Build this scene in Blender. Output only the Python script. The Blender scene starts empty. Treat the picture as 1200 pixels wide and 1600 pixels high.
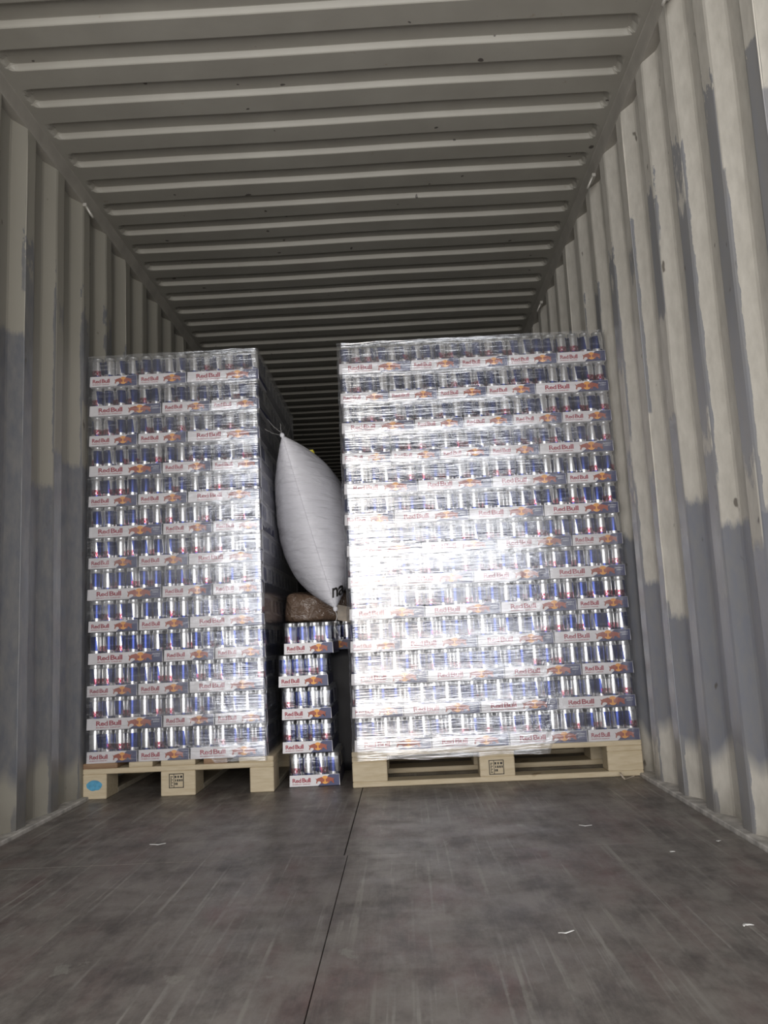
import bpy, bmesh, math, random
from mathutils import Vector, Matrix, noise
random.seed(7)
C = bpy.context.scene.collection
SC = bpy.context.scene

# ------------------------------------------------------------------ camera
yaw, pit, rol = -.0179, .1471, .0468
fw = Vector((math.sin(yaw)*math.cos(pit), math.cos(yaw)*math.cos(pit), math.sin(pit)))
rt = Vector((math.cos(yaw), -math.sin(yaw), 0)); up = rt.cross(fw)
r2 = rt*math.cos(rol) - up*math.sin(rol); u2 = up*math.cos(rol) + rt*math.sin(rol)
cam = bpy.data.objects.new('camera', bpy.data.cameras.new('camera'))
C.objects.link(cam)
m = Matrix((r2, u2, -fw)).transposed().to_4x4(); m.translation = (.2054, -3.585, .6153)
cam.matrix_world = m
cam.data.sensor_fit = 'HORIZONTAL'; cam.data.sensor_width = 36; cam.data.lens = 1307.655/1200*36
cam.data.clip_start = .05
SC.camera = cam

# ------------------------------------------------------------------ world, hall light, exposure
w = bpy.data.worlds.new('hall'); SC.world = w; w.use_nodes = True
w.node_tree.nodes['Background'].inputs[0].default_value = (.80, .88, 1, 1)
w.node_tree.nodes['Background'].inputs[1].default_value = .12

def area(name, loc, target, sx, sy, power, color):
    d = bpy.data.lights.new(name, 'AREA'); d.shape = 'RECTANGLE'; d.size = sx; d.size_y = sy
    d.energy = power; d.color = color
    o = bpy.data.objects.new(name, d); C.objects.link(o); o.location = loc
    o.rotation_euler = (Vector(target)-Vector(loc)).to_track_quat('-Z', 'Y').to_euler()
    return o
area('hall_daylight', (-.15, -5.2, 1.2), (-.15, 0, 1.2), 3.5, 2.4, 165, (.97, .98, 1))
area('loading_bay_lamp', (-.1, -5.0, .95), (-.1, 0, .95), .75, 1.15, 17, (1, .78, .55))
area('forklift_lamp', (-.25, -4.5, 1.55), (-.1, 0, .9), .16, .22, 6, (1, .93, .72))
SC.view_settings.view_transform = 'Standard'; SC.view_settings.look = 'None'
SC.view_settings.gamma = 1; SC.view_settings.use_curve_mapping = False
SC.view_settings.exposure = 0.0
SC.cycles.use_denoising = True
SC.cycles.transparent_max_bounces = 16

# ------------------------------------------------------------------ node helpers
def mat(name):
    m = bpy.data.materials.new(name); m.use_nodes = True
    return m, m.node_tree, m.node_tree.nodes['Principled BSDF']
def N(nt, t, **kw):
    n = nt.nodes.new(t)
    for k, v in kw.items():
        if k.startswith('i_'):
            k = k[2:]; n.inputs[int(k) if k.isdigit() else k.replace('_', ' ')].default_value = v
        else: setattr(n, k, v)
    return n
def L(nt, a, b): nt.links.new(a, b)
def coords(nt, scale=(1, 1, 1), rot=(0, 0, 0), kind='Object', loc=(0, 0, 0)):
    t = N(nt, 'ShaderNodeTexCoord'); mp = N(nt, 'ShaderNodeMapping')
    mp.inputs['Scale'].default_value = scale; mp.inputs['Rotation'].default_value = rot; mp.inputs['Location'].default_value = loc
    L(nt, t.outputs[kind], mp.inputs['Vector']); return mp.outputs[0]
def noise_n(nt, vec, scale, detail=3, rough=.5, dist=0):
    n = N(nt, 'ShaderNodeTexNoise'); n.inputs['Scale'].default_value = scale
    n.inputs['Detail'].default_value = detail; n.inputs['Roughness'].default_value = rough; n.inputs['Distortion'].default_value = dist
    L(nt, vec, n.inputs['Vector']); return n.outputs[0]
def ramp(nt, fac, stops):
    r = N(nt, 'ShaderNodeValToRGB'); e = r.color_ramp.elements
    while len(e) < len(stops): e.new(.5)
    for el, (p, c) in zip(e, stops):
        el.position = p; el.color = (c, c, c, 1) if isinstance(c, (int, float)) else (*c, 1)
    L(nt, fac, r.inputs[0]); return r.outputs[0]
def mix(nt, f, a, b, blend='MIX'):
    n = N(nt, 'ShaderNodeMix', data_type='RGBA', blend_type=blend)
    for s, v in ((0, f), (6, a), (7, b)):
        if hasattr(v, 'is_linked'): L(nt, v, n.inputs[s])
        else: n.inputs[s].default_value = v if s == 0 else (*v, 1)
    return n.outputs[2]
def math_n(nt, op, a, b=0., clamp=False):
    n = N(nt, 'ShaderNodeMath', operation=op, use_clamp=clamp)
    for i, v in enumerate((a, b)):
        if hasattr(v, 'is_linked'): L(nt, v, n.inputs[i])
        else: n.inputs[i].default_value = v
    return n.outputs[0]
def bump(nt, bs, h, strength=.3, dist=.005):
    b = N(nt, 'ShaderNodeBump'); b.inputs['Strength'].default_value = strength; b.inputs['Distance'].default_value = dist
    L(nt, h, b.inputs['Height']); L(nt, b.outputs[0], bs.inputs['Normal'])
def sep(nt, vec):
    s = N(nt, 'ShaderNodeSeparateXYZ'); L(nt, vec, s.inputs[0]); return s.outputs
def simple(name, col, rough=.6, metal=0, var=.0, scale=20):
    m, nt, b = mat(name); b.inputs['Roughness'].default_value = rough; b.inputs['Metallic'].default_value = metal
    v = coords(nt)
    n = noise_n(nt, v, scale)
    c = mix(nt, ramp(nt, n, [(.3, 0.), (.7, 1.)]), tuple(x*(1-var) for x in col), tuple(min(1, x*(1+var)) for x in col))
    L(nt, c, b.inputs['Base Color']); return m

# ------------------------------------------------------------------ materials
PITCH = .2885
def wall_paint(name, split, light, grey, lowz, ph):
    m, nt, b = mat(name)
    v = coords(nt); x, y, z = sep(nt, v)
    rib = math_n(nt, 'FLOOR', math_n(nt, 'DIVIDE', math_n(nt, 'SUBTRACT', y, ph), PITCH/2))
    cb = N(nt, 'ShaderNodeCombineXYZ'); L(nt, rib, cb.inputs[1]); L(nt, math_n(nt, 'MULTIPLY', z, .35), cb.inputs[2])
    blotch = noise_n(nt, cb.outputs[0], .73, 1, .5)
    fine = noise_n(nt, coords(nt, (1, 2.5, 1)), 11, 5, .65)
    # repainted grey zone: hard edged brush/roller border at a height that wanders from rib to rib
    zz = math_n(nt, 'ADD', z, math_n(nt, 'MULTIPLY', math_n(nt, 'SUBTRACT', blotch, .5), -1.5))
    zz = math_n(nt, 'ADD', zz, math_n(nt, 'MULTIPLY', math_n(nt, 'SUBTRACT', fine, .5), .10))
    g = ramp(nt, math_n(nt, 'SUBTRACT', split+.5, zz), [(.485, 0.), (.515, 1.)])
    lz = math_n(nt, 'SUBTRACT', z, math_n(nt, 'MULTIPLY', noise_n(nt, coords(nt, (1, 4.5, .2), loc=(0, 4, 0)), 1.5, 2), lowz))
    g2 = ramp(nt, math_n(nt, 'ADD', lz, .5), [(.47, 0.), (.53, 1.)])
    g = math_n(nt, 'MULTIPLY', g, g2)
    # vertical brush streaks of grey higher up
    cb2 = N(nt, 'ShaderNodeCombineXYZ'); L(nt, rib, cb2.inputs[1]); L(nt, math_n(nt, 'MULTIPLY', z, 1.3), cb2.inputs[2])
    cb2.inputs[0].default_value = 7.3
    st = math_n(nt, 'ADD', noise_n(nt, cb2.outputs[0], .83, 1, .5), math_n(nt, 'MULTIPLY', math_n(nt, 'SUBTRACT', fine, .5), .10))
    st = ramp(nt, st, [(.44, 0.), (.452, .85)])
    inner = math_n(nt, 'LESS_THAN', math_n(nt, 'ADD', math_n(nt, 'ABSOLUTE', x), math_n(nt, 'MULTIPLY', math_n(nt, 'SUBTRACT', fine, .5), .014)), 1.165+.0065)
    fadez = math_n(nt, 'LESS_THAN', math_n(nt, 'ADD', z, math_n(nt, 'MULTIPLY', fine, .8)), 2.55)
    g = math_n(nt, 'MAXIMUM', g, math_n(nt, 'MULTIPLY', math_n(nt, 'MULTIPLY', st, inner), fadez))
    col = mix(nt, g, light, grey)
    col = mix(nt, ramp(nt, fine, [(.35, 0.), (.75, .45)]), col, (.33, .31, .27))
    # rust and grime spots
    sp = noise_n(nt, coords(nt, (1, 1, .5)), 26, 2, .5)
    col = mix(nt, ramp(nt, sp, [(.73, 0.), (.78, .8)]), col, (.10, .085, .07))
    low = noise_n(nt, v, 5, 4, .6)
    grime = math_n(nt, 'MULTIPLY', ramp(nt, z, [(0., .75), (.12, 0.)]), ramp(nt, low, [(.35, .2), (.6, 1.)]))
    col = mix(nt, grime, col, (.17, .155, .13))
    L(nt, col, b.inputs['Base Color'])
    r = ramp(nt, g, [(0., .55), (1., .34)]); L(nt, r, b.inputs['Roughness'])
    bump(nt, b, math_n(nt, 'ADD', noise_n(nt, v, 7, 3), math_n(nt, 'MULTIPLY', g, .25)), .35, .006)
    return m
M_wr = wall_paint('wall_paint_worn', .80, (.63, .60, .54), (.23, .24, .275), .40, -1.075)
M_wl = wall_paint('wall_paint_shaded', 1.50, (.32, .305, .262), (.150, .157, .178), .34, -.90)  # same paint darkened in colour for the weaker light on this wall

def ceiling_paint():
    m, nt, b = mat('ceiling_paint'); v = coords(nt)
    n = noise_n(nt, v, 3, 4, .6); f = noise_n(nt, v, 30, 3, .6)
    c = mix(nt, ramp(nt, n, [(.3, 0.), (.7, 1.)]), (.29, .275, .24), (.345, .33, .29))
    c = mix(nt, ramp(nt, f, [(.70, 0.), (.76, .5)]), c, (.22, .17, .12))
    s = noise_n(nt, coords(nt, (1, 1, 1), loc=(3, 1, 0)), 20, 1, .4)
    c = mix(nt, ramp(nt, s, [(.775, 0.), (.79, .9)]), c, (.06, .05, .045))
    L(nt, c, b.inputs['Base Color']); b.inputs['Roughness'].default_value = .5
    bump(nt, b, noise_n(nt, v, 5, 2), .25, .008); return m
M_ceil = ceiling_paint()
M_rail = simple('rail_paint', (.33, .31, .275), .5, 0, .12, 9)

def floor_mat():
    m, nt, b = mat('plywood_floor'); v = coords(nt)
    big = noise_n(nt, v, 1.7, 3, .55)
    c = mix(nt, ramp(nt, big, [(.35, 0.), (.65, 1.)]), (.140, .118, .106), (.208, .185, .168))
    grain = noise_n(nt, coords(nt, (1, .07, 1)), 46, 4, .6)
    c = mix(nt, ramp(nt, grain, [(.35, 0.), (.75, .55)]), c, (.19, .178, .162))
    cross = noise_n(nt, coords(nt, (.6, 1, 1)), 9, 5, .62, .4)
    c = mix(nt, ramp(nt, cross, [(.45, 0.), (.72, .55)]), c, (.070, .060, .056))
    red = noise_n(nt, coords(nt, (1, .45, 1), loc=(2, 0, 0)), 4.2, 4, .6)
    c = mix(nt, ramp(nt, red, [(.50, 0.), (.66, .75)]), c, (.150, .092, .088))
    # dragging scuffs: fan-shaped thin pale streaks along the length
    sc = noise_n(nt, coords(nt, (1, .016, 1), rot=(0, 0, .22), loc=(1, 0, 0)), 60, 2, .55, .2)
    patch = noise_n(nt, coords(nt, loc=(5, 2, 0)), 2.1, 2)
    sc = math_n(nt, 'MULTIPLY', ramp(nt, math_n(nt, 'ADD', sc, math_n(nt, 'MULTIPLY', math_n(nt, 'SUBTRACT', noise_n(nt, v, 16, 4, .7), .5), .25)), [(.595, 0.), (.68, .9)]), ramp(nt, patch, [(.40, .1), (.55, 1.)]))
    c = mix(nt, sc, c, (.30, .285, .26))
    sc2 = noise_n(nt, coords(nt, (1, .016, 1), rot=(0, 0, -.25), loc=(7, 3, 0)), 60, 2, .55, .2)
    sc2 = math_n(nt, 'MULTIPLY', ramp(nt, math_n(nt, 'ADD', sc2, math_n(nt, 'MULTIPLY', math_n(nt, 'SUBTRACT', noise_n(nt, v, 17, 4, .7), .5), .25)), [(.60, 0.), (.69, .9)]), ramp(nt, noise_n(nt, coords(nt, loc=(1, 8, 0)), 2.1, 2), [(.42, .1), (.56, 1.)]))
    c = mix(nt, sc2, c, (.28, .265, .235))
    chips = noise_n(nt, coords(nt, (1.2, .7, 1), loc=(9, 1, 0)), 8, 5, .65)
    c = mix(nt, ramp(nt, chips, [(.655, 0.), (.68, .75)]), c, (.27, .26, .23))
    dark = noise_n(nt, coords(nt, (1.4, .7, 1), loc=(4, 4, 0)), 3.2, 3, .5)
    c = mix(nt, ramp(nt, dark, [(.57, 0.), (.66, .7)]), c, (.062, .053, .050))
    mott = noise_n(nt, coords(nt, (1, .5, 1), loc=(3, 9, 0)), 13, 6, .72)
    c = mix(nt, ramp(nt, mott, [(.40, .0), (.68, .75)]), c, (.27, .25, .225))
    c = mix(nt, ramp(nt, noise_n(nt, coords(nt, (1, .4, 1), loc=(8, 5, 0)), 10, 6, .7), [(.48, 0.), (.68, .8)]), c, (.072, .062, .058))
    L(nt, c, b.inputs['Base Color'])
    L(nt, ramp(nt, cross, [(.3, .36), (.75, .55)]), b.inputs['Roughness'])
    bump(nt, b, math_n(nt, 'ADD', grain, cross), .35, .003); return m
M_floor = floor_mat()
M_dust = simple('dusty_steel', (.46, .44, .41), .7, 0, .35, 22)
M_gap = simple('joint_shadow_sealant', (.02, .018, .016), .8)

def wood(name, a, b_, sc=1):
    m, nt, b = mat(name); v = coords(nt, kind='Object')
    g = noise_n(nt, coords(nt, (2, 14, 14)), 6*sc, 4, .6)
    c = mix(nt, ramp(nt, g, [(.3, 0.), (.7, 1.)]), a, b_)
    k = noise_n(nt, v, 9, 1, .4)
    c = mix(nt, ramp(nt, k, [(.72, 0.), (.76, .6)]), c, (.22, .14, .07))
    L(nt, c, b.inputs['Base Color']); b.inputs['Roughness'].default_value = .7
    bump(nt, b, g, .2, .002); return m
M_wood = wood('pallet_pine', (.50, .41, .27), (.62, .53, .38))
M_brown = wood('pallet_brown_board', (.22, .13, .075), (.33, .21, .12))
M_dull = wood('pallet_grey_board', (.33, .29, .22), (.44, .39, .30))
M_blue = simple('blue_spray', (.09, .33, .52), .7, 0, .2, 60)
M_ink = simple('black_ink', (.02, .018, .015), .6)

def can_mat():
    m, nt, b = mat('can_print')
    u, v, _ = sep(nt, coords(nt, kind='UV'))
    # two blue and two silver slanted panels around the can, swapped below the middle
    uu = math_n(nt, 'ADD', u, math_n(nt, 'MULTIPLY', v, .10))
    q = math_n(nt, 'FRACT', math_n(nt, 'MULTIPLY', uu, 2.))
    A = math_n(nt, 'GREATER_THAN', q, .5)
    top = math_n(nt, 'GREATER_THAN', math_n(nt, 'ADD', v, math_n(nt, 'MULTIPLY', q, .06)), .44)
    blue = math_n(nt, 'ABSOLUTE', math_n(nt, 'SUBTRACT', math_n(nt, 'SUBTRACT', 1., A), top))
    blue = math_n(nt, 'SUBTRACT', 1., blue)
    blue = math_n(nt, 'MULTIPLY', blue, math_n(nt, 'LESS_THAN', v, .865))
    c = mix(nt, blue, (.80, .80, .81), (.030, .050, .21))
    # red emblem and lettering patch at the meeting of the panels
    ru = math_n(nt, 'ABSOLUTE', math_n(nt, 'SUBTRACT', q, .72))
    rz = math_n(nt, 'ABSOLUTE', math_n(nt, 'SUBTRACT', v, .47))
    nz = noise_n(nt, coords(nt, (30, 9, 1), kind='UV'), 1.6, 2, .6)
    red = math_n(nt, 'MULTIPLY', math_n(nt, 'LESS_THAN', ru, .30), math_n(nt, 'LESS_THAN', rz, .09))
    red = math_n(nt, 'MULTIPLY', red, math_n(nt, 'MULTIPLY', math_n(nt, 'GREATER_THAN', nz, .44), 1.))
    red = math_n(nt, 'MULTIPLY', red, math_n(nt, 'LESS_THAN', u, .5))
    c = mix(nt, red, c, (.34, .03, .07))
    # small black pictograms low on one silver panel
    du = math_n(nt, 'ABSOLUTE', math_n(nt, 'SUBTRACT', math_n(nt, 'FRACT', math_n(nt, 'MULTIPLY', u, 14.)), .5))
    dv = math_n(nt, 'ABSOLUTE', math_n(nt, 'SUBTRACT', v, .43))
    dots = math_n(nt, 'MULTIPLY', math_n(nt, 'LESS_THAN', du, .3), math_n(nt, 'LESS_THAN', dv, .025))
    dots = math_n(nt, 'MULTIPLY', dots, math_n(nt, 'MULTIPLY', math_n(nt, 'GREATER_THAN', u, .05), math_n(nt, 'LESS_THAN', u, .2)))
    c = mix(nt, dots, c, (.02, .02, .02))
    L(nt, c, b.inputs['Base Color'])
    b.inputs['Metallic'].default_value = .88; b.inputs['Roughness'].default_value = .27
    return m
M_can = can_mat()
M_alu = simple('can_aluminium', (.78, .79, .80), .3, .9)

def tray_mat(wd):
    m, nt, b = mat('tray_print'); v = coords(nt); x, y, z = sep(nt, v)
    e = math_n(nt, 'SUBTRACT', math_n(nt, 'DIVIDE', x, wd), math_n(nt, 'MULTIPLY', z, .235/.047))
    navy = ramp(nt, math_n(nt, 'SUBTRACT', e, .06), [(.498, 0.), (.502, 1.)])
    edge = math_n(nt, 'MULTIPLY', math_n(nt, 'LESS_THAN', x, wd-.0035), math_n(nt, 'LESS_THAN', z, .0462))
    front = math_n(nt, 'LESS_THAN', y, .0008)
    navy = math_n(nt, 'MULTIPLY', math_n(nt, 'MULTIPLY', navy, edge), front)
    n = noise_n(nt, v, 60, 2)
    wht = mix(nt, n, (.74, .72, .74), (.82, .80, .82))
    L(nt, mix(nt, navy, wht, (.050, .058, .15)), b.inputs['Base Color'])
    b.inputs['Roughness'].default_value = .42; return m
M_navy = simple('tray_navy_sides', (.030, .034, .085), .4)
M_red = simple('print_dark_red', (.36, .035, .06), .45)
M_bull = simple('print_bull_red', (.38, .085, .045), .45)
M_sun = simple('print_sun_yellow', (.90, .40, .07), .45)
M_white = simple('print_white', (.62, .63, .68), .5)

def film_mat(name, refl=.3, haze=.06, rough=.13, col=(1, 1, 1), bs=1.):
    m, nt, b = mat(name); nt.nodes.remove(b); out = nt.nodes['Material Output']
    tr = N(nt, 'ShaderNodeBsdfTransparent'); gl = N(nt, 'ShaderNodeBsdfGlossy'); df = N(nt, 'ShaderNodeBsdfDiffuse')
    df.inputs[0].default_value = (.86*col[0], .87*col[1], .90*col[2], 1); tr.inputs[0].default_value = (*[.96*c for c in col], 1)
    gl.inputs[0].default_value = (.95, .96, 1, 1)
    g = N(nt, 'ShaderNodeNewGeometry')
    def st(scale, loc, s, det=2, dist=0, rot=(0, 0, 0)):
        mp = N(nt, 'ShaderNodeMapping'); mp.inputs['Scale'].default_value = scale; mp.inputs['Location'].default_value = loc
        mp.inputs['Rotation'].default_value = rot
        L(nt, g.outputs['Position'], mp.inputs['Vector']); return noise_n(nt, mp.outputs[0], s, det, .55, dist)
    h1 = st((.9, .9, 13), (0, 0, 0), 7, 3, .5, (0, -.035, 0))
    h2 = st((.35, .35, 8), (3, 1, 2), 24, 2, .2, (0, .03, 0))
    h3 = st((1, 1, 1.6), (1, 5, 2), 9, 2, .6)
    hh = math_n(nt, 'ADD', math_n(nt, 'ADD', math_n(nt, 'MULTIPLY', h1, .9), math_n(nt, 'MULTIPLY', h2, .35)), math_n(nt, 'MULTIPLY', h3, 1.1))
    bp = N(nt, 'ShaderNodeBump'); bp.inputs['Strength'].default_value = .55*bs; bp.inputs['Distance'].default_value = .009
    L(nt, hh, bp.inputs['Height']); L(nt, bp.outputs[0], gl.inputs['Normal'])
    # layers of film: where more turns lie over each other the film is shinier and milkier
    lay = st((.15, .15, 1.3), (2, 2, 1), 2.6, 3, .4)
    crease = ramp(nt, h1, [(.56, 0.), (.68, 1.)])
    lw = N(nt, 'ShaderNodeLayerWeight'); lw.inputs['Blend'].default_value = .12
    f = math_n(nt, 'MULTIPLY', ramp(nt, lay, [(.3, .55), (.65, 1.25)]), refl)
    f = math_n(nt, 'ADD', f, math_n(nt, 'MULTIPLY', crease, refl*.5))
    f = math_n(nt, 'ADD', f, math_n(nt, 'MULTIPLY', lw.outputs['Fresnel'], .45), True)
    gl.inputs['Roughness'].default_value = rough
    m1 = N(nt, 'ShaderNodeMixShader'); L(nt, f, m1.inputs[0]); L(nt, tr.outputs[0], m1.inputs[1]); L(nt, gl.outputs[0], m1.inputs[2])
    hz = math_n(nt, 'MULTIPLY', math_n(nt, 'ADD', ramp(nt, lay, [(.35, .4), (.7, 1.3)]), math_n(nt, 'MULTIPLY', crease, 1.5)), haze, True)
    m2 = N(nt, 'ShaderNodeMixShader'); L(nt, hz, m2.inputs[0]); L(nt, m1.outputs[0], m2.inputs[1]); L(nt, df.outputs[0], m2.inputs[2])
    L(nt, m2.outputs[0], out.inputs[0]); return m
M_film = film_mat('clear_stretch_film', .165, .065, .17, bs=.42)
M_film2 = film_mat('clear_shrink_film', .045, .012, .08, bs=.25)
M_black = simple('black_wrap', (.008, .008, .012), .6, 0, .3, 14)

def fabric():
    m, nt, b = mat('white_woven_poly'); v = coords(nt)
    c = mix(nt, noise_n(nt, v, 6, 3), (.66, .65, .70), (.76, .75, .79))
    L(nt, c, b.inputs['Base Color']); b.inputs['Roughness'].default_value = .5
    cr = noise_n(nt, coords(nt, (.6, .6, 4), rot=(.15, 0, 0)), 9, 4, .55, .6)
    bump(nt, b, cr, .8, .016); return m
M_bag = fabric()
def kraft():
    m, nt, b = mat('brown_film_kraft'); v = coords(nt)
    n = noise_n(nt, v, 14, 4, .6, 1.)
    L(nt, mix(nt, n, (.11, .07, .05), (.25, .17, .12)), b.inputs['Base Color']); b.inputs['Roughness'].default_value = .22
    bump(nt, b, n, .9, .03); return m
M_kraft = kraft()
M_yellow = simple('yellow_plastic', (.70, .60, .06), .4)
M_cord = simple('white_cord', (.62, .60, .58), .6)
M_strand = simple('film_strand', (.42, .41, .40), .3)
M_card = simple('torn_cardboard', (.66, .57, .47), .75, 0, .15, 30)
M_scrap = simple('white_paper_scrap', (.78, .78, .76), .7)
M_steel = simple('lashing_ring_steel', (.50, .48, .44), .45, .3)

# ------------------------------------------------------------------ object helpers
def link(name, me, material=None, parent=None):
    o = bpy.data.objects.new(name, me); C.objects.link(o)
    if parent: o.parent = parent
    if material and me and not me.materials: me.materials.append(material)
    return o
def tag(o, label, cat, group=None):
    o['label'] = label; o['category'] = cat
    if group: o['group'] = group
    return o
def thing(name, label, cat, loc=(0, 0, 0), rz=0, group=None):
    o = bpy.data.objects.new(name, None); C.objects.link(o); o.location = loc; o.rotation_euler = (0, 0, rz)
    o.empty_display_size = .05
    return tag(o, label, cat, group)
def bm_mesh(bm, name, smooth=False):
    me = bpy.data.meshes.new(name); bm.to_mesh(me); bm.free()
    if smooth:
        for p in me.polygons: p.use_smooth = True
    return me
def py_mesh(name, vs, fs, smooth=False):
    me = bpy.data.meshes.new(name); me.from_pydata(vs, [], fs); me.update()
    if smooth:
        for p in me.polygons: p.use_smooth = True
    return me
def add_box(bm, lo, hi, bev=0):
    vs = [bm.verts.new((x, y, z)) for x in (lo[0], hi[0]) for y in (lo[1], hi[1]) for z in (lo[2], hi[2])]
    fs = [(0, 1, 3, 2), (4, 6, 7, 5), (0, 4, 5, 1), (2, 3, 7, 6), (0, 2, 6, 4), (1, 5, 7, 3)]
    F = [bm.faces.new([vs[i] for i in f]) for f in fs]
    if bev:
        es = list({e for f in F for e in f.edges})
        bmesh.ops.bevel(bm, geom=es, offset=bev, segments=1, affect='EDGES')
def box_mesh(name, lo, hi, bev=.002):
    bm = bmesh.new(); add_box(bm, lo, hi, bev); return bm_mesh(bm, name)
def tube_mesh(name, pts, r, n=6):
    vs = []; fs = []
    pts = [Vector(p) for p in pts]
    for i, p in enumerate(pts):
        d = (pts[min(i+1, len(pts)-1)]-pts[max(i-1, 0)]).normalized()
        a = d.orthogonal().normalized() if abs(d.z) > .9 else d.cross(Vector((0, 0, 1))).normalized()
        b = d.cross(a)
        rr = r[i] if isinstance(r, (list, tuple)) else r
        for k in range(n):
            t = 2*math.pi*k/n; vs.append(p+a*rr*math.cos(t)+b*rr*math.sin(t))
    for i in range(len(pts)-1):
        for k in range(n): fs.append((i*n+k, i*n+(k+1) % n, (i+1)*n+(k+1) % n, (i+1)*n+k))
    fs.append(tuple(range(n))[::-1]); fs.append(tuple((len(pts)-1)*n+k for k in range(n)))
    return py_mesh(name, vs, fs, True)

# ------------------------------------------------------------------ the container shell
Y0, Y1, H = -2.66, 9.30, 2.69
XI, XO, RZ = 1.165, 1.201, 2.632
def corr(y, ph):
    """0 on the face that stands into the room, 1 in the outer hollow"""
    t = ((y-ph)/PITCH) % 1
    if t < .27: return 0.
    if t < .49: return (t-.27)/.22
    if t < .77: return 1.
    return 1-(t-.77)/.23
def wall(side, ph, material):
    root = bpy.data.objects.new('wall_right' if side > 0 else 'wall_left', None); C.objects.link(root); root['kind'] = 'structure'
    edges = [0, .27, .49, .77]
    per = 4; n0 = math.floor((Y0-ph)/PITCH)
    n1 = math.ceil((Y1-ph)/PITCH)
    for a in range(n0, n1, per):
        ys = []
        for k in range(a, min(a+per, n1)):
            for j, e in enumerate(edges):
                y = ph+(k+e)*PITCH
                for q in (-.02, .02): ys.append(y+q*PITCH)
        ys = sorted(ys)
        last = ph+min(a+per, n1)*PITCH
        ys = [ph+a*PITCH+.0006]+[y for y in ys if ph+a*PITCH+.002 < y < last-.002]+[last-.0006]
        zs = [-.02+i*(RZ+.05)/16 for i in range(17)]
        vs = []; fs = []
        for y in ys:
            c = corr(y, ph)
            for z in zs:
                dent = .004*noise.noise(Vector((y*2.3, z*1.7, side*5)))+.002*noise.noise(Vector((y*7, z*5, side*9)))
                vs.append((side*(XI+(XO-XI)*c+dent), y, z))
        nz = len(zs)
        for i in range(len(ys)-1):
            for j in range(nz-1):
                f = (i*nz+j, (i+1)*nz+j, (i+1)*nz+j+1, i*nz+j+1)
                fs.append(f if side > 0 else f[::-1])
        link('wall_panel', py_mesh('wall_panel', vs, fs), material, root)
        # weld bead where two panels meet
        c = corr(last, ph)
        x = side*(XI+(XO-XI)*c-.001)
        link('weld_bead', tube_mesh('weld_bead', [(x+.001*random.uniform(-1, 1), last, z) for z in [i*.131 for i in range(21)]], .0025, 5), material, root)
    return root
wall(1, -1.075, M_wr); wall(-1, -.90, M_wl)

def ceiling():
    root = bpy.data.objects.new('ceiling', None); C.objects.link(root); root['kind'] = 'structure'
    p = .209; ph = -.867   # y of a bright far slope
    xs = [-1.15, -1.128, -1.118, -1.108, -1.098, -1.085, -1.06] + [i*.2125 for i in range(-4, 5)] + [1.06, 1.085, 1.098, 1.108, 1.118, 1.128, 1.15]
    ys_u = [-.002, 0, .006, .022, .028, .034, .06, .090, .0955, .099, .109, .112, .1135, .16]
    def depth(x, u):
        # recess from u=.0 (near lip) to u=.112 (far lip); rounded short ends
        hl = 1.125; yc = .056; hh = .056; r = .035
        qx = max(abs(x)-(hl-r), 0); qy = max(abs(u-yc)-(hh-r), 0)
        d = r-math.hypot(qx, qy) if (qx > 0 and qy > 0) else min(hl-abs(x), hh-abs(u-yc))
        if d <= 0: return 0
        near = min(1, d/.030) if u < yc else min(1, d/.0145)
        return .021*(.15*near+.85*near*near*(3-2*near))
    k0 = math.floor((Y0-ph)/p); k1 = math.ceil((Y1-ph)/p)
    for a in range(k0, k1, 5):
        ys = []
        for k in range(a, min(a+5, k1)):
            for u in ys_u: ys.append((ph+k*p-.106+u, u))
        ys.append((ph+min(a+5, k1)*p-.106-.0008, 0))
        vs = []; fs = []
        for y, u in ys:
            for x in xs:
                sag = .006*noise.noise(Vector((x*1.3, y*1.3, 3)))
                vs.append((x, y, H+depth(x, u)+sag))
        nx = len(xs)
        for i in range(len(ys)-1):
            for j in range(nx-1): fs.append((i*nx+j, (i+1)*nx+j, (i+1)*nx+j+1, i*nx+j+1))
        link('roof_panel', py_mesh('roof_panel', vs, fs, False), M_ceil, root)
ceiling()
for s, nm in ((1, 'trim_1'), (-1, 'trim_2')):
    # top side rail: sloped flange plus underside over the wall hollows
    vs = []; fs = []
    prof = [(1.146, H-.002), (1.149, H-.006), (1.158, H-.045), (1.161, RZ+.004), (1.164, RZ), (1.212, RZ), (1.212, H+.03), (1.146, H+.03)]
    for y in (Y0, Y1):
        for x, z in prof: vs.append((s*x, y, z))
    n = len(prof)
    for k in range(n): fs.append((k, (k+1) % n, n+(k+1) % n, n+k))
    fs += [tuple(range(n)), tuple(range(n, 2*n))]
    o = link(nm, py_mesh('top_side_rail', vs, fs), M_rail); o['kind'] = 'structure'
for s, nm in ((1, 'baseboard_right'), (-1, 'baseboard_left')):
    # dusty steel angle closing the floor edge
    bm = bmesh.new(); a, b_ = sorted((s*1.142, s*1.215))
    add_box(bm, (a, Y0, -.02), (b_, Y1, .012), .003)
    o = link(nm, bm_mesh(bm, 'floor_edge_angle'), M_dust); o['kind'] = 'structure'
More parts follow.
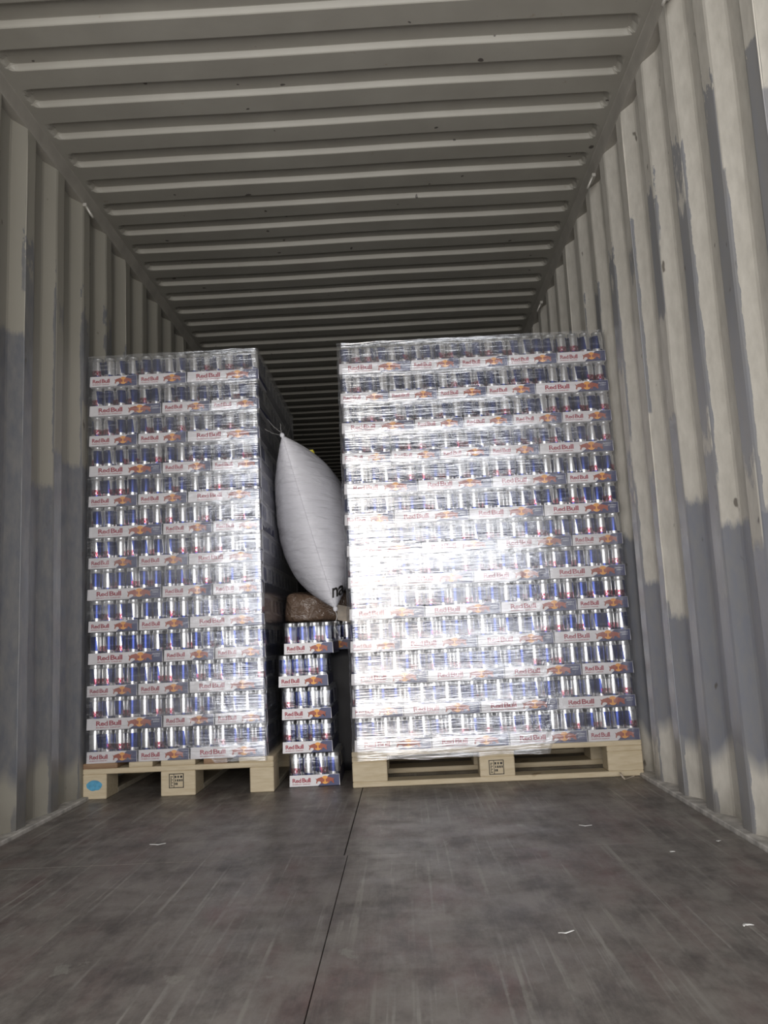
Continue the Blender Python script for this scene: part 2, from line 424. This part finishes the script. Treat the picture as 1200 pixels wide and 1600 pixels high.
# floor: two rows of plywood sheets, 3 mm joints
fl = bpy.data.objects.new('floor', None); C.objects.link(fl); fl['kind'] = 'structure'
for s in (-1, 1):
    y = Y0; k = 0
    cuts = [Y0, -1.07, 1.33, 3.73, 6.13, Y1]
    for a, b_ in zip(cuts[:-1], cuts[1:]):
        x0, x1 = (.0015, 1.138) if s > 0 else (-1.138, -.0015)
        if s < 0 and a == Y0: x1 += .010; 
        if s > 0 and a == Y0: x0 += .0
        dz = random.uniform(-.0012, 0)
        bm = bmesh.new(); add_box(bm, (x0 if not (s > 0 and a == Y0) else .0115, a+.001, -.028), (x1 if not (s < 0 and a == Y0) else .0095, b_-.001, dz), .0008)
        link('plywood_sheet', bm_mesh(bm, 'plywood_sheet'), M_floor, fl)
bm = bmesh.new(); add_box(bm, (-1.25, Y0, -.06), (1.25, Y1, -.029))
link('floor_underlay', bm_mesh(bm, 'underlay'), M_gap, fl)
bm = bmesh.new(); add_box(bm, (-1.25, Y1, -.06), (1.25, Y1+.04, 2.75))
o = link('wall_back', bm_mesh(bm, 'end_wall'), M_ceil); o['kind'] = 'structure'
# ground of the loading bay the container door opens on
bm = bmesh.new(); add_box(bm, (-6, -10, -.12), (6, Y0-.01, -.03))
o = link('floor_2', bm_mesh(bm, 'bay_ground'), simple('bay_concrete', (.34, .33, .31), .8, 0, .15, 3)); o['kind'] = 'structure'

# lashing rings hanging from the top rails
def lashing_ring(x, y, label):
    s = 1 if x > 0 else -1
    t = thing('lashing_ring', label, 'ring', (x, y, 2.60), 0, 'lashing rings along the top rails')
    link('ring_loop', tube_mesh('ring_loop', [(-s*(.004+.020*math.sin(a)), .026*math.cos(a), .022-.040*math.sin(a)) for a in [i*math.pi/10 for i in range(11)]], .006, 6), M_steel, t)
    link('ring_bracket', box_mesh('ring_bracket', (-.009, -.036, .018), (.009, .036, .034), .002), M_steel, t)
lashing_ring(1.158, -1.14, 'small steel lashing ring at the top corner above the bright ribbed wall, nearest the door')
lashing_ring(1.158, -.02, 'small steel lashing ring halfway along the rail above the bright ribbed wall')
lashing_ring(1.158, 1.44, 'small steel lashing ring on the rail just above the far corner of the wide load')
lashing_ring(-1.158, -.01, 'small steel lashing ring on the rail above the narrow load')

# ------------------------------------------------------------------ pallets
def put(parent, name, lo, hi, m, bev=.003):
    # each board has its own object origin so the grain follows it
    c = [(a+b)/2 for a, b in zip(lo, hi)]
    o = link(name, box_mesh(name, [a-q for a, q in zip(lo, c)], [b-q for b, q in zip(hi, c)], bev), m, parent)
    o.location = c; return o
def stamp(parent, x, y, z):
    bm = bmesh.new(); W = .062; Hh = .058
    def bar(x0, z0, x1, z1): add_box(bm, (x+x0, y-.0012, z+z0), (x+x1, y, z+z1))
    t = .003
    bar(0, 0, W, t); bar(0, Hh-t, W, Hh); bar(0, 0, t, Hh); bar(W-t, 0, W, Hh); bar(.020, 0, .020+t*.7, Hh)
    for i in range(7): bar(.006, .008+i*.006, .016-(i % 2)*.004, .011+i*.006)
    for r, row in enumerate(((.024, .031, .036, .042, .047, .056), (.026, .030, .034, .040, .043, .049, .052, .057), (.024, .028, .030, .036))):
        zz = .040-.014*r
        for k in range(0, len(row)-1, 2): bar(row[k], zz, row[k+1], zz+.009); 
    return link('ink_stamp', bm_mesh(bm, 'ink_stamp'), M_ink, parent)
# narrow pallet: 0.8 m side to the front
PL = thing('wooden_pallet', 'pine pallet with a blue sprayed mark on its corner block, under the narrow load', 'pallet', (-1.167, .0, 0), 0)
for i, (x, wd, m_) in enumerate(((0, .145, M_brown), (.193, .1, M_wood), (.3275, .145, M_wood), (.507, .1, M_brown), (.655, .145, M_wood))):
    put(PL, 'deck_board', (x, 0, .122), (x+wd, 1.2, .144), m_)
for y in (0, .5275, 1.055): put(PL, 'stringer_board', (0, y, .100), (.8, y+.145, .122), M_wood)
k = 0
for y in (0, .5275, 1.055):
    for x, wd in ((0, .1), (.3275, .145), (.7, .1)):
        b = put(PL, 'block', (x, y, .022 if y else .0), (x+wd, y+.145, .100), M_wood)
for x, wd in ((0, .1), (.3275, .145), (.7, .1)): put(PL, 'bottom_board', (x, .145, 0), (x+wd, 1.2, .022), M_dull)
bm = bmesh.new()
ctr = bm.verts.new((.049, -.0012, .056)); ring = []
for i in range(28):
    a = 2*math.pi*i/28; r = 1+.10*noise.noise(Vector((math.cos(a)*2, math.sin(a)*2, 0)))
    ring.append(bm.verts.new((.049+.033*r*math.cos(a)*(1 if abs(math.cos(a)) > .6 else 1.1), -.0012, .056+.021*r*math.sin(a))))
for i in range(28): bm.faces.new((ctr, ring[(i+1) % 28], ring[i]))
s = link('spray_mark', bm_mesh(bm, 'spray_mark'), M_blue, PL); s['label'] = 'sky blue sprayed blot'
stamp(PL, .362, -.0002, .032)
# wide pallet: 1.2 m side to the front
PR = thing('wooden_pallet', 'pine pallet with a full bottom board along its front, under the wide load', 'pallet', (-.0401, 0, 0), 0)
for y, wd in ((0, .145), (.1775, .1), (.3275, .145), (.5075, .1), (.655, .145)):
    put(PR, 'deck_board', (0, y, .122), (1.2, y+wd, .144), M_wood)
for x in (0, .5275, 1.055): put(PR, 'stringer_board', (x, 0, .100), (x+.145, .8, .122), M_wood)
for y, wd in ((0, .1), (.3275, .145), (.7, .1)):
    for x in (0, .5275, 1.055): put(PR, 'block', (x, y, .022), (x+.145, y+wd, .100), M_wood)
    put(PR, 'bottom_board', (0, y, 0), (1.2, y+wd, .022), M_wood)
stamp(PR, .565, -.0002, .030)

# ------------------------------------------------------------------ drink cases
CD, LH, LIP = .0532, .1360, .047
W4, W6 = 4*CD+.0035, 6*CD+.0035
def can_mesh(n, prof, mats=True):
    bm = bmesh.new(); uv = bm.loops.layers.uv.new('UVMap')
    rows = []
    for (r, z) in prof:
        rows.append([bm.verts.new((r*math.cos(2*math.pi*k/n), r*math.sin(2*math.pi*k/n), z)) for k in range(n)])
    for i in range(len(rows)-1):
        for k in range(n):
            f = bm.faces.new((rows[i][k], rows[i][(k+1) % n], rows[i+1][(k+1) % n], rows[i+1][k])); f.smooth = True
            for lp, (kk, ii) in zip(f.loops, ((k, i), (k+1, i), (k+1, i+1), (k, i+1))):
                lp[uv].uv = (kk/n, prof[ii][1]/.1335)
            f.material_index = 0 if prof[i+1][1] < .1235 and prof[i][1] > .004 else 1
    f = bm.faces.new(rows[-1]); f.material_index = 1
    me = bm_mesh(bm, 'can'); me.materials.append(M_can); me.materials.append(M_alu); return me
R = CD/2-.0005
ME_can = can_mesh(20, [(R*.78, 0), (R*.93, .004), (R, .010), (R, .062), (R, .112), (R*.97, .117), (R*.86, .1255), (R*.87, .129), (R*.88, .1335), (R*.82, .1335), (R*.80, .128)])
def inner_mesh(nx, ny, skip):
    bm = bmesh.new(); uv = bm.loops.layers.uv.new('UVMap'); n = 8
    prof = [(R, .004), (R, .114), (R*.86, .126), (R*.86, .1335)]
    for i in range(nx):
        for j in range(ny):
            if (i, j) in skip: continue
            cx, cy = .00175+CD*(i+.5), .00175+CD*(j+.5); ro = random.random()*6
            rows = [[bm.verts.new((cx+r*math.cos(2*math.pi*k/n+ro), cy+r*math.sin(2*math.pi*k/n+ro), z+.002)) for k in range(n)] for r, z in prof]
            for a in range(len(rows)-1):
                for k in range(n):
                    f = bm.faces.new((rows[a][k], rows[a][(k+1) % n], rows[a+1][(k+1) % n], rows[a+1][k])); f.smooth = True
                    for lp, (kk, ii) in zip(f.loops, ((k, a), (k+1, a), (k+1, a+1), (k, a+1))): lp[uv].uv = (kk/n+ro, prof[ii][1]/.1335)
                    f.material_index = 0 if a == 0 else 1
            f = bm.faces.new(rows[-1]); f.material_index = 1
    me = bm_mesh(bm, 'inner_cans'); me.materials.append(M_can); me.materials.append(M_alu); return me
def tray_mesh(wd, dp, material):
    bm = bmesh.new(); t = .0012
    add_box(bm, (0, 0, 0), (wd, dp, t))
    M_navy.use_fake_user = True
    for (a, b_, ax) in (((0, 0), (wd, t), 'f'), ((0, dp-t), (wd, dp), 'b'), ((0, 0), (t, dp), 'l'), ((wd-t, 0), (wd, dp), 'r')):
        lo = [a[0], a[1], 0]; hi = [b_[0], b_[1], LIP]
        nf = len(bm.faces); add_box(bm, lo, hi); bm.faces.ensure_lookup_table()
        if ax != 'f':
            for f in bm.faces[nf:]: f.material_index = 1
    # side lips lean in a touch at the top
    for v in bm.verts:
        if v.co.z > .02:
            if v.co.x < .01: v.co.x += .0018
            if v.co.x > wd-.01: v.co.x -= .0018
    me = bm_mesh(bm, 'tray'); me.materials.append(material); me.materials.append(M_navy); return me
def text_mesh(items, name):
    """items: (text, x, z, width, height, weight); flat on the xz plane facing -y"""
    bm = bmesh.new()
    for txt, x, z, wd, ht, off in items:
        cu = bpy.data.curves.new('t', 'FONT'); cu.body = txt; cu.offset = off; cu.extrude = 0; cu.resolution_u = 2
        cu.space_character = .92
        ob = bpy.data.objects.new('t', cu); C.objects.link(ob)
        dg = bpy.context.evaluated_depsgraph_get(); dg.update()
        me = bpy.data.meshes.new_from_object(ob.evaluated_get(dg))
        xs = [v.co.x for v in me.vertices]; zs = [v.co.y for v in me.vertices]
        x0, x1, z0, z1 = min(xs), max(xs), min(zs), max(zs)
        for v in me.vertices:
            X = x+(v.co.x-x0)/(x1-x0)*wd; Z = z+(v.co.y-z0)/(z1-z0)*ht
            v.co = (X, -.0006, Z)
        bm.from_mesh(me); bpy.data.objects.remove(ob); bpy.data.meshes.remove(me); bpy.data.curves.remove(cu)
    return bm_mesh(bm, name)
def emblem_mesh(cx, z0, hw, ht):
    """two charging red bulls before a yellow sun"""
    pts = [(.02, .62), (.10, .80), (.13, .66), (.22, .86), (.36, 1.0), (.55, .90), (.76, .84), (.90, .70), (1.04, .86), (.96, .55), (.90, .42), (1.0, .10), (.90, .02), (.80, .34), (.62, .38),
           (.48, .30), (.44, .06), (.30, -.02), (.36, .28), (.22, .34), (.10, .24), (.04, .36)]
    bm = bmesh.new()
    c = bm.verts.new((cx, -.0006, z0+ht*.55)); ring = [bm.verts.new((cx+ht*.60*math.cos(a), -.0006, z0+ht*.55+ht*.60*math.sin(a))) for a in [i*2*math.pi/20 for i in range(20)]]
    for i in range(20): bm.faces.new((c, ring[(i+1) % 20], ring[i])).material_index = 1
    for s in (-1, 1):
        vs = [bm.verts.new((cx+s*hw*(p[0]*.97+.04), -.0010, z0+ht*p[1])) for p in pts]
        f = bm.faces.new(vs if s > 0 else vs[::-1]); f.material_index = 0
    bmesh.ops.triangulate(bm, faces=[f for f in bm.faces if len(f.verts) > 4])
    me = bm_mesh(bm, 'emblem'); me.materials.append(M_bull); me.materials.append(M_sun); return me
KIND = {}
for wd, nx, ny in ((W4, 4, 6), (W6, 6, 4)):
    dp = ny*CD+.0035
    front = {(i, 0) for i in range(nx)}
    tm = tray_mat(wd)
    if nx == 4:
        let = text_mesh([('Red', .014, .0165, .037, .0175, .03), ('Bull', .055, .0165, .036, .0185, .03), ('ENERGY DRINK', .014, .0075, .076, .0045, .01)], 'lettering')
        emb = emblem_mesh(.152, .009, .038, .028); cap = None
    else:
        let = text_mesh([('Red', .042, .0165, .050, .0200, .03), ('Bull', .097, .0165, .052, .0210, .03), ('ENERGY DRINK', .042, .0070, .106, .0050, .01)], 'lettering')
        emb = emblem_mesh(.226, .0085, .050, .031)
        cap = text_mesh([('24x250ml', .276, .031, .034, .0065, .01), ('ENERGY', .284, .0225, .026, .005, .01)], 'small_print')
    KIND[nx] = dict(w=wd, d=dp, n=nx, tray=tray_mesh(wd, dp, tm), let=let, emb=emb, cap=cap, inner=inner_mesh(nx, ny, front), all_=inner_mesh(nx, ny, set()))
ME_shrink = {}
def case(nx, loc, label, group, rz=0, detail=True, front_cans=True):
    K = KIND[nx]
    t = thing('drink_case', label, 'drink case', loc, rz, group)
    tr = link('tray', K['tray'], None, t)
    if detail:
        link('lettering', K['let'], M_red, tr); link('emblem', K['emb'], None, tr)
        if K['cap']: link('small_print', K['cap'], M_white, tr)
    if front_cans:
        for i in range(nx):
            c = link('can', ME_can, None, t)
            c.location = (.00175+CD*(i+.5), .00175+CD*.5+random.uniform(0, .0012), .002)
            c.rotation_euler = (0, 0, random.uniform(0, 2*math.pi))
        o = link('inner_cans', K['inner'], None, t); o['kind'] = 'stuff'
    else:
        o = link('inner_cans', K['all_'], None, t); o['kind'] = 'stuff'
    return t
ORD = ['top', 'second', 'third', 'fourth', 'fifth', 'sixth', 'seventh', 'eighth', 'ninth', 'tenth', 'eleventh', 'twelfth', 'bottom']
def layer_name(i): return 'in the top layer' if i == 0 else ('in the bottom layer' if i == 12 else ORD[i]+' layer from the top')
WN = {4: 'four-can-wide', 6: 'six-can-wide'}
# narrow load: rows alternate 4-4-6 and 6-4-4
XL0 = -1.152
for i in range(13):
    z = .144+(12-i)*LH
    row = (4, 4, 6) if i % 2 == 0 else (6, 4, 4)
    free = .757-sum(KIND[n]['w'] for n in row); x = XL0 + random.uniform(-.003, .003)
    ph = .003+random.uniform(0, .003)
    for j, n in enumerate(row):
        pos = ('beside the wall', 'in the middle', 'beside the white bag')[j]
        case(n, (x, ph, z), f'{WN[n]} drink case {pos}, {layer_name(i)}, narrow load', 'drink cases on the front of the narrow load')
        x += KIND[n]['w']+.003
    # flank facing the white bag
    y = .003+KIND[row[-1]]['d']+.004; xr = XL0+.757
    seq = (6, 6, 4) if row[-1] == 6 else (6, 6, 4)
    seq = (6, 6, 6) if row[-1] == 6 else (6, 6, 4)
    for j, n in enumerate(seq):
        K = KIND[n]
        case(n, (xr-K['d'], y+K['w'], z), f'drink case on the shaded flank, {("nearest", "middle", "rearmost")[j]} of three, {layer_name(i)}, narrow load',
             'drink cases on the shaded flank of the narrow load', -math.pi/2, detail=False, front_cans=False)
        y += K['w']+.003
# wide load
XR0 = -.031
rows = [(6, 4, 4, 4, 4), (4, 4, 4, 4, 6), (6, 4, 4, 4, 4), (4, 4, 4, 4, 6), (6, 6, 6, 4), (4, 6, 6, 6), (6, 6, 6, 4), (4, 6, 6, 6), (6, 6, 6, 4), (4, 6, 6, 6), (6, 6, 6, 4), (4, 6, 6, 6), (6, 6, 6, 4)]
for i, row in enumerate(rows):
    z = .144+(12-i)*LH
    tot = sum(KIND[n]['w'] for n in row); gap = (1.187-tot)/(len(row)-1)
    x = XR0+random.uniform(-.002, .003); ph = .003+random.uniform(0, .003)
    names = ('at the bag end', 'second from the bag end', 'in the middle', 'second from the wall end', 'at the wall end') if len(row) == 5 else \
            ('at the bag end', 'second from the bag end', 'second from the wall end', 'at the wall end')
    for j, n in enumerate(row):
        case(n, (x, ph, z), f'{WN[n]} drink case {names[j]}, {layer_name(i)}, wide load', 'drink cases on the front of the wide load')
        x += KIND[n]['w']+gap
# hidden side of the wide load towards the gap
for i, row in enumerate(rows):
    y = .003+KIND[row[0]]['d']+.006
    for j, n in enumerate((6, 4) if row[0] == 6 else (6,)):
        case(n, (XR0+.002+KIND[n]['d'], y, .144+(12-i)*LH), f'drink case on gap side of wide load, {("nearer", "farther")[j]} row, {layer_name(i)}',
             'drink cases on the gap side of the wide load', math.pi/2, detail=False, front_cans=False)
        y += KIND[n]['w']+.004
# loose stack in the gap
SX = [-.324, -.350, -.340, -.341, -.315]
shr = None
def shrink(nx):
    K = KIND[nx]; bm = bmesh.new(); n = 14
    # thin film over the cans of one case: front, top and sides, drawn in between the cans
    vs = {}; zs = [.046, .06, .09, .115, .128, .1362]
    path = []
    W, D = K['w'], K['d']
    for i in range(n*2+1): path.append((W*i/(n*2), -.0006, 0, 1))
    for i in range(1, 9): path.append((W+.0006, D*i/8, 1, 0))
    path = [(-.0006, D*(8-i)/8, -1, 0) for i in range(8)]+path
    rows_ = []
    for z in zs:
        k = {.128: .004, .1362: .010}.get(z, 0)
        rr = []
        for (x, y, sx, fy) in path:
            inn = .003*abs(math.sin(math.pi*x/CD)) if fy else 0
            rr.append(bm.verts.new((x-sx*k, y+(k if fy else 0)+(.003-inn if fy else 0), z)))
        rows_.append(rr)
    for a in range(len(rows_)-1):
        for b2 in range(len(path)-1): bm.faces.new((rows_[a][b2], rows_[a][b2+1], rows_[a+1][b2+1], rows_[a+1][b2])).smooth = True
    return bm_mesh(bm, 'shrink_film')
ME_shr = shrink(4)
GN = ['topmost of the five loose cases in the gap', 'second from the top of the five loose cases in the gap', 'middle one of the five loose cases stacked in the gap',
      'second from the bottom of the five loose cases in the gap', 'standing on the floor under the loose stack in the gap']
for i, x in enumerate(SX):
    t = case(4, (x, .08+(.012, .0, .004, .006, .0)[i], .0+(4-i)*.1385+.001), 'four-can-wide drink case, '+GN[i], 'loose drink cases stacked in the gap', (-.0, .02, -.01, .0, .015)[i])
    link('shrink_film', ME_shr, M_film2, t)
# second stack behind it
t = case(4, (-.262, .47, .563), 'half-hidden drink case on the black-wrapped stack behind the loose cases', 'loose drink cases in the gap behind')
link('shrink_film', ME_shr, M_film2, t)
def crumple_box(name, lo, hi, amp, nseg=10, seed=0, bulge=0):
    bm = bmesh.new(); bmesh.ops.create_cube(bm, size=1); bmesh.ops.subdivide_edges(bm, edges=bm.edges[:], cuts=nseg, use_grid_fill=True)
    for v in bm.verts:
        p = v.co*2; q = Vector((p.x, p.y, p.z))
        if bulge:
            l = (abs(q.x)**bulge+abs(q.y)**bulge+abs(q.z)**bulge)**(1/bulge); q = q/max(l, .01)
        w_ = Vector([(lo[k]+hi[k])/2+q[k]*(hi[k]-lo[k])/2 for k in range(3)])
        nv = noise.noise_vector(w_*14+Vector((seed, 0, 0)))*amp
        if w_.z < lo[2]+.02: nv.z = 0
        v.co = w_+nv
    return bm_mesh(bm, name, True)
o = link('wrapped_stack', crumple_box('wrapped_stack', (-.262, .472, .001), (-.040, .79, .560), .006, 12, 3), M_black)
tag(o, 'dark stack wrapped in glossy black film behind the loose cases', 'wrapped stack')
o = link('kraft_bag', crumple_box('kraft_bag', (-.378, .50, .700), (-.045, .98, .845), 0.016, 12, 8, 9), M_kraft)
tag(o, 'crumpled shiny brown bag wedged in the gap below the white air bag', 'bag')
bm = bmesh.new(); add_box(bm, (-.115, .30, .0), (-.035, .303, .075), .0005)
for v in bm.verts: v.co.z += .02*(v.co.x+.115)/.08*(-1) + .0; v.co.y += .05*v.co.z
me = bm_mesh(bm, 'flap')
bm = bmesh.new(); bm.from_mesh(me)
o = link('cardboard_flap', bm_mesh(bm, 'cardboard_flap'), M_card); o.location = (0, .175, .703)
tag(o, 'small torn beige cardboard flap sticking up below the tip of the white air bag', 'cardboard')

# ------------------------------------------------------------------ stretch film round the two loads
def wrap(name, x0, x1, y0, y1, z0f, z1, label, seed, dip):
    ys = []
    pts = []
    step = .014
    def seg(a, b, nrm):
        n = max(2, int((Vector(b)-Vector(a)).length/step))
        for i in range(n): pts.append((a[0]+(b[0]-a[0])*i/n, a[1]+(b[1]-a[1])*i/n, *nrm))
    r = .008
    seg((x1, y1), (x1, y0+r), (1, 0)); pts.append((x1-.001, y0+.003, .8, -.6)); seg((x1-r, y0), (x0+r, y0), (0, -1)); pts.append((x0+.001, y0+.003, -.8, -.6)); seg((x0, y0+r), (x0, y1), (-1, 0))
    seg((x0, y1), (x1, y1), (0, 1)); pts.append((x1, y1, 1, 0))
    zs = []; z = .144+13*LH-.004
    nz = 118
    vs = []; fs = []
    for j in range(nz+1):
        f = j/nz
        for (x, y, nx_, ny_) in pts:
            zb = z0f(x, y)
            z = z1+(zb-z1)*f + (.004*noise.noise(Vector((x*9, y*9, seed)))if j in (0, nz) else 0)
            k = ((z-.144) / LH) % 1
            lipz = k*LH
            inn = 0 if (lipz < LIP or z < .144) else min(1, (lipz-LIP)/.012, (LH-lipz)/.006)
            a = .0022*noise.noise(Vector((x*3, y*3+seed, z*26)))
            off = .0035 - .0022*inn + a*.6 + .0008*noise.noise(Vector((x*40, y*40, z*60)))
            if z < .144: off = .003+abs(a)
            vs.append((x+nx_*off, y+ny_*off, z))
    n = len(pts)
    for j in range(nz):
        for i in range(n-1): fs.append((j*n+i, (j+1)*n+i, (j+1)*n+i+1, j*n+i+1))
    o = link(name, py_mesh(name, vs, fs, True), M_film)
    return tag(o, label, 'stretch film')
def zl(x, y): return .146+.003*math.sin(x*9) if not (x > -.62) else .128
def zr(x, y):
    base = .107+.006*noise.noise(Vector((x*6, y*5, 0)))
    if y < .02 and x > .78: return .143
    return base+.0*x
def sm(f, a, b): return f
wrap('stretch_wrap', XL0-.003, XL0+.760, -.0015, 1.19, zl, .144+13*LH+.004, 'clear stretch film wrapped round the narrow load', 2, 0)
wrap('stretch_wrap', XR0-.004, XR0+1.187, -.0015, .80, zr, .144+13*LH+.004, 'clear stretch film wrapped round the wide load, strongly glaring', 9, 0)

# ------------------------------------------------------------------ white dunnage air bag
bag = thing('air_bag', 'inflated white woven air bag wedged between the two loads', 'air bag', (0, 0, 0))
def bag_pt(s, t, side):
    """s 0..1 from the bottom tip to the top tip along the near seam; t 0..1 into the depth"""
    # near seam (found from the photograph), and far seam
    A = Vector((-.095, .13, .745)); B = Vector((-.308, .12, 1.540))
    near = A.lerp(B, s)+Vector((-.006, 0, .0))*math.sin(math.pi*s)+Vector((0, .045, 0))*math.sin(math.pi*s)
    A2 = Vector((-.15, 1.05, .90)); B2 = Vector((-.19, 1.05, 1.60))
    far = A2.lerp(B2, s)
    c = near.lerp(far, t)
    # top edge sags between corners as an inflated pillow does, bottom edge lifts
    c.z += (-.045*s + .035*(1-s))*math.sin(math.pi*t)
    a = max(0, 4*s*(1-s)); b_ = max(0, 4*t*(1-t))
    th = .186*(a**.40)*(min(1, (1-(1-min(t, .42)/.42)**2))**.54 if t < .42 else (1 if t < .7 else max(0, 1-((t-.7)/.3)**2)**.6))
    # far centre line is centred between the two flat sides
    cx = -.213+.045*(1-2*s)
    x = c.x + (cx-c.x)*min(1, t/.35)**1.0 if t < .35 else cx
    x = x + side*th
    return Vector((min(max(x, -.384), -.040), c.y, c.z))
for side in (-1, 1):
    vs = []; fs = []; NS, NT = 56, 40
    for i in range(NS+1):
        for j in range(NT+1):
            s = .5-.5*math.cos(math.pi*i/NS); t = (j/NT)**1.6
            p = bag_pt(s, t, side)
            if 0 < i < NS and j > 0:
                wr = .0045*noise.noise(Vector((p.y*5, p.z*26, side*3)))*min(1, t*10)*max(0, 1-t*1.6)
                p.x += side*wr
            vs.append(p)
    for i in range(NS):
        for j in range(NT):
            f = (i*(NT+1)+j, (i+1)*(NT+1)+j, (i+1)*(NT+1)+j+1, i*(NT+1)+j+1); fs.append(f if side > 0 else f[::-1])
    link('bag_skin', py_mesh('bag_skin', vs, fs, True), M_bag, bag)
# stitched near seam: a flat welt
vs = []; fs = []
for i in range(61):
    s = i/60; p = bag_pt(s, 0, 1); w_ = .0035+.0015*noise.noise(Vector((0, 0, s*30)))
    w_ += .008*max(0, 1-s/.03)+.014*max(0, (s-.97)/.03)
    for dx, dy in ((-w_*.5, .004), (-w_*.4, -.006), (w_*.4, -.006), (w_*.5, .004)): vs.append((p.x+dx, p.y+dy, p.z))
for i in range(60):
    for k in range(3): fs.append((i*4+k, i*4+k+1, (i+1)*4+k+1, (i+1)*4+k))
link('seam', py_mesh('seam', vs, fs, True), M_bag, bag)
# folded corner knots
for s, dz in ((0., -.018), (1., .010)):
    p = bag_pt(s, 0, 1)
    link('corner_fold', crumple_box('corner_fold', (p.x-.011, p.y-.008, p.z-.013), (p.x+.011, p.y+.010, p.z+.013), .005, 5, s, 2), M_bag, bag)
# printed letters near the bottom tip: laid on the bag's skin
def on_skin(me, s0, t0, ws, wt):
    for v in me.vertices: pass
tm = text_mesh([('na', 0, 0, 1, 1, .02)], 'printed_letters')
for v in tm.vertices:
    u_, w_ = v.co.x, v.co.z
    # aim at the place of the letters; rays from the bag's front
    zt = .792+w_*.044+u_*.006; xt = -.109+u_*.047
    sa = (zt-.745)/.80
    lo_, hi_ = 0., .42
    for _ in range(22):
        t = (lo_+hi_)/2
        if bag_pt(sa, t, 1).x < xt: lo_ = t
        else: hi_ = t
    s = sa
    p = bag_pt(s, t, 1); q = bag_pt(s, t+.002, 1); r_ = bag_pt(s+.002, t, 1)
    n = (r_-p).cross(q-p)
    n = n.normalized() if n.length > 0 else Vector((1, 0, 0))
    if n.y > 0: n = -n
    v.co = p+n*.0035
for p in tm.polygons: p.use_smooth = False
lt = link('printed_letters', tm, M_ink, bag)
# yellow inflation valve on the top edge
pv = bag_pt(.99, .33, 1)
vb = bmesh.new(); bmesh.ops.create_cone(vb, cap_ends=True, segments=14, radius1=.016, radius2=.013, depth=.016)
v1 = link('valve', bm_mesh(vb, 'valve'), M_yellow, bag); v1.location = (pv.x+.0, pv.y, pv.z+.006); v1['label'] = 'yellow plastic inflation valve'
cap = link('valve_tab', box_mesh('valve_tab', (-.026, -.006, -.003), (.020, .006, .004), .002), M_yellow, v1); cap.location = (-.01, -.008, .010)
# cord at the lower tip, strands at the upper tip
p0 = bag_pt(0, 0, 1)
o = link('white_cord', tube_mesh('white_cord', [(p0.x+.006*math.sin(k*.9), p0.y-.012, p0.z-.012-k*.012) for k in range(9)], .0016, 5), M_cord)
tag(o, 'thin white cord dangling from the lower tip of the white air bag', 'cord')
p1 = bag_pt(1, 0, 1)
rnd = random.Random(4)
SL = ['torn film strand tied from the shaded flank to the upper tip of the white bag', 'lowest slanting film strand above the white bag tip',
      'second slanting film strand up from the white bag tip', 'third slanting film strand up the shaded flank', 'short film strand ending just above the white bag tip',
      'highest slanting film strand far along the shaded flank', 'upright film thread standing on the upper tip of the white bag']
k = 0
for (a, b_) in (((-.374, .05, 1.555), (p1.x, p1.y, p1.z)), ((-.372, .30, 1.64), (-.342, .11, 1.570)), ((-.372, .55, 1.70), (-.355, .25, 1.60)), ((-.372, .75, 1.76), (-.350, .38, 1.62)),
                ((-.374, .12, 1.62), (-.312, .11, 1.553)), ((-.372, .9, 1.78), (-.345, .50, 1.60)), ((p1.x, p1.y-.004, p1.z), (p1.x-.006, p1.y-.006, p1.z+.055))):
    A, B = Vector(a), Vector(b_)
    pts = [A.lerp(B, q/8)+Vector((0, 0, -.006*math.sin(math.pi*q/8)))+Vector((rnd.uniform(-1, 1), rnd.uniform(-1, 1), rnd.uniform(-1, 1)))*.0015*(0 < q < 8) for q in range(9)]
    o = link('film_strand', tube_mesh('film_strand', pts, .0009, 4), M_strand)
    tag(o, SL[k], 'film strand', 'torn film strands above the white bag'); k += 1

# ------------------------------------------------------------------ scraps on the floor
def scrap(x, y, sx, sy, rz, label, m_=None, curl=.004):
    vs = []; fs = []; n = 6
    for i in range(n+1):
        for j in range(3):
            u_ = i/n-.5; v_ = j/2-.5
            wv = 1+.3*noise.noise(Vector((i*.9, j*.7, x*9)))
            vs.append((u_*sx, v_*sy*wv*(1-abs(u_)*.9)+sy*.8*math.cos(u_*3), .0012+curl*abs(u_)*2+.001*noise.noise(Vector((i, j, y*7)))))
    for i in range(n):
        for j in range(2): fs.append((i*3+j, (i+1)*3+j, (i+1)*3+j+1, i*3+j+1))
    o = link('paper_scrap', py_mesh('paper_scrap', vs, fs, True), m_ or M_scrap)
    so = o.modifiers.new('thick', 'SOLIDIFY'); so.thickness = .0008; so.offset = 1
    o.location = (x, y, 0); o.rotation_euler = (0, 0, rz)
    tag(o, label, 'scrap', 'litter scraps on the floor')
scrap(.871, -1.769, .022, .012, .2, 'bright white paper scrap alone on the floor near the bright wall', curl=.001)
scrap(.737, -.852, .040, .008, -.2, 'curved pale sliver on the floor in front of the wide load')
scrap(.503, -1.771, .036, .005, .3, 'thin pale splinter in the middle of the floor towards the bright wall')
scrap(.90, -1.19, .014, .008, .3, 'tiny white speck of litter on the floor between the wide load and bright wall', curl=.001)
scrap(-.02+.02, -.72, .0, .0, 0, '', None) if False else None
scrap(-.60, -.86, .05, .010, .1, 'faint pale sliver on the floor in front of the narrow load')
scrap(1.07, -.08, .10, .012, 1.9, 'pale splinter lying at the foot of the bright wall beside the wide pallet', M_card, .02)
scrap(1.06, -1.10, .012, .009, .8, 'tiny white crumb on the floor close under the bright wall', curl=.001)
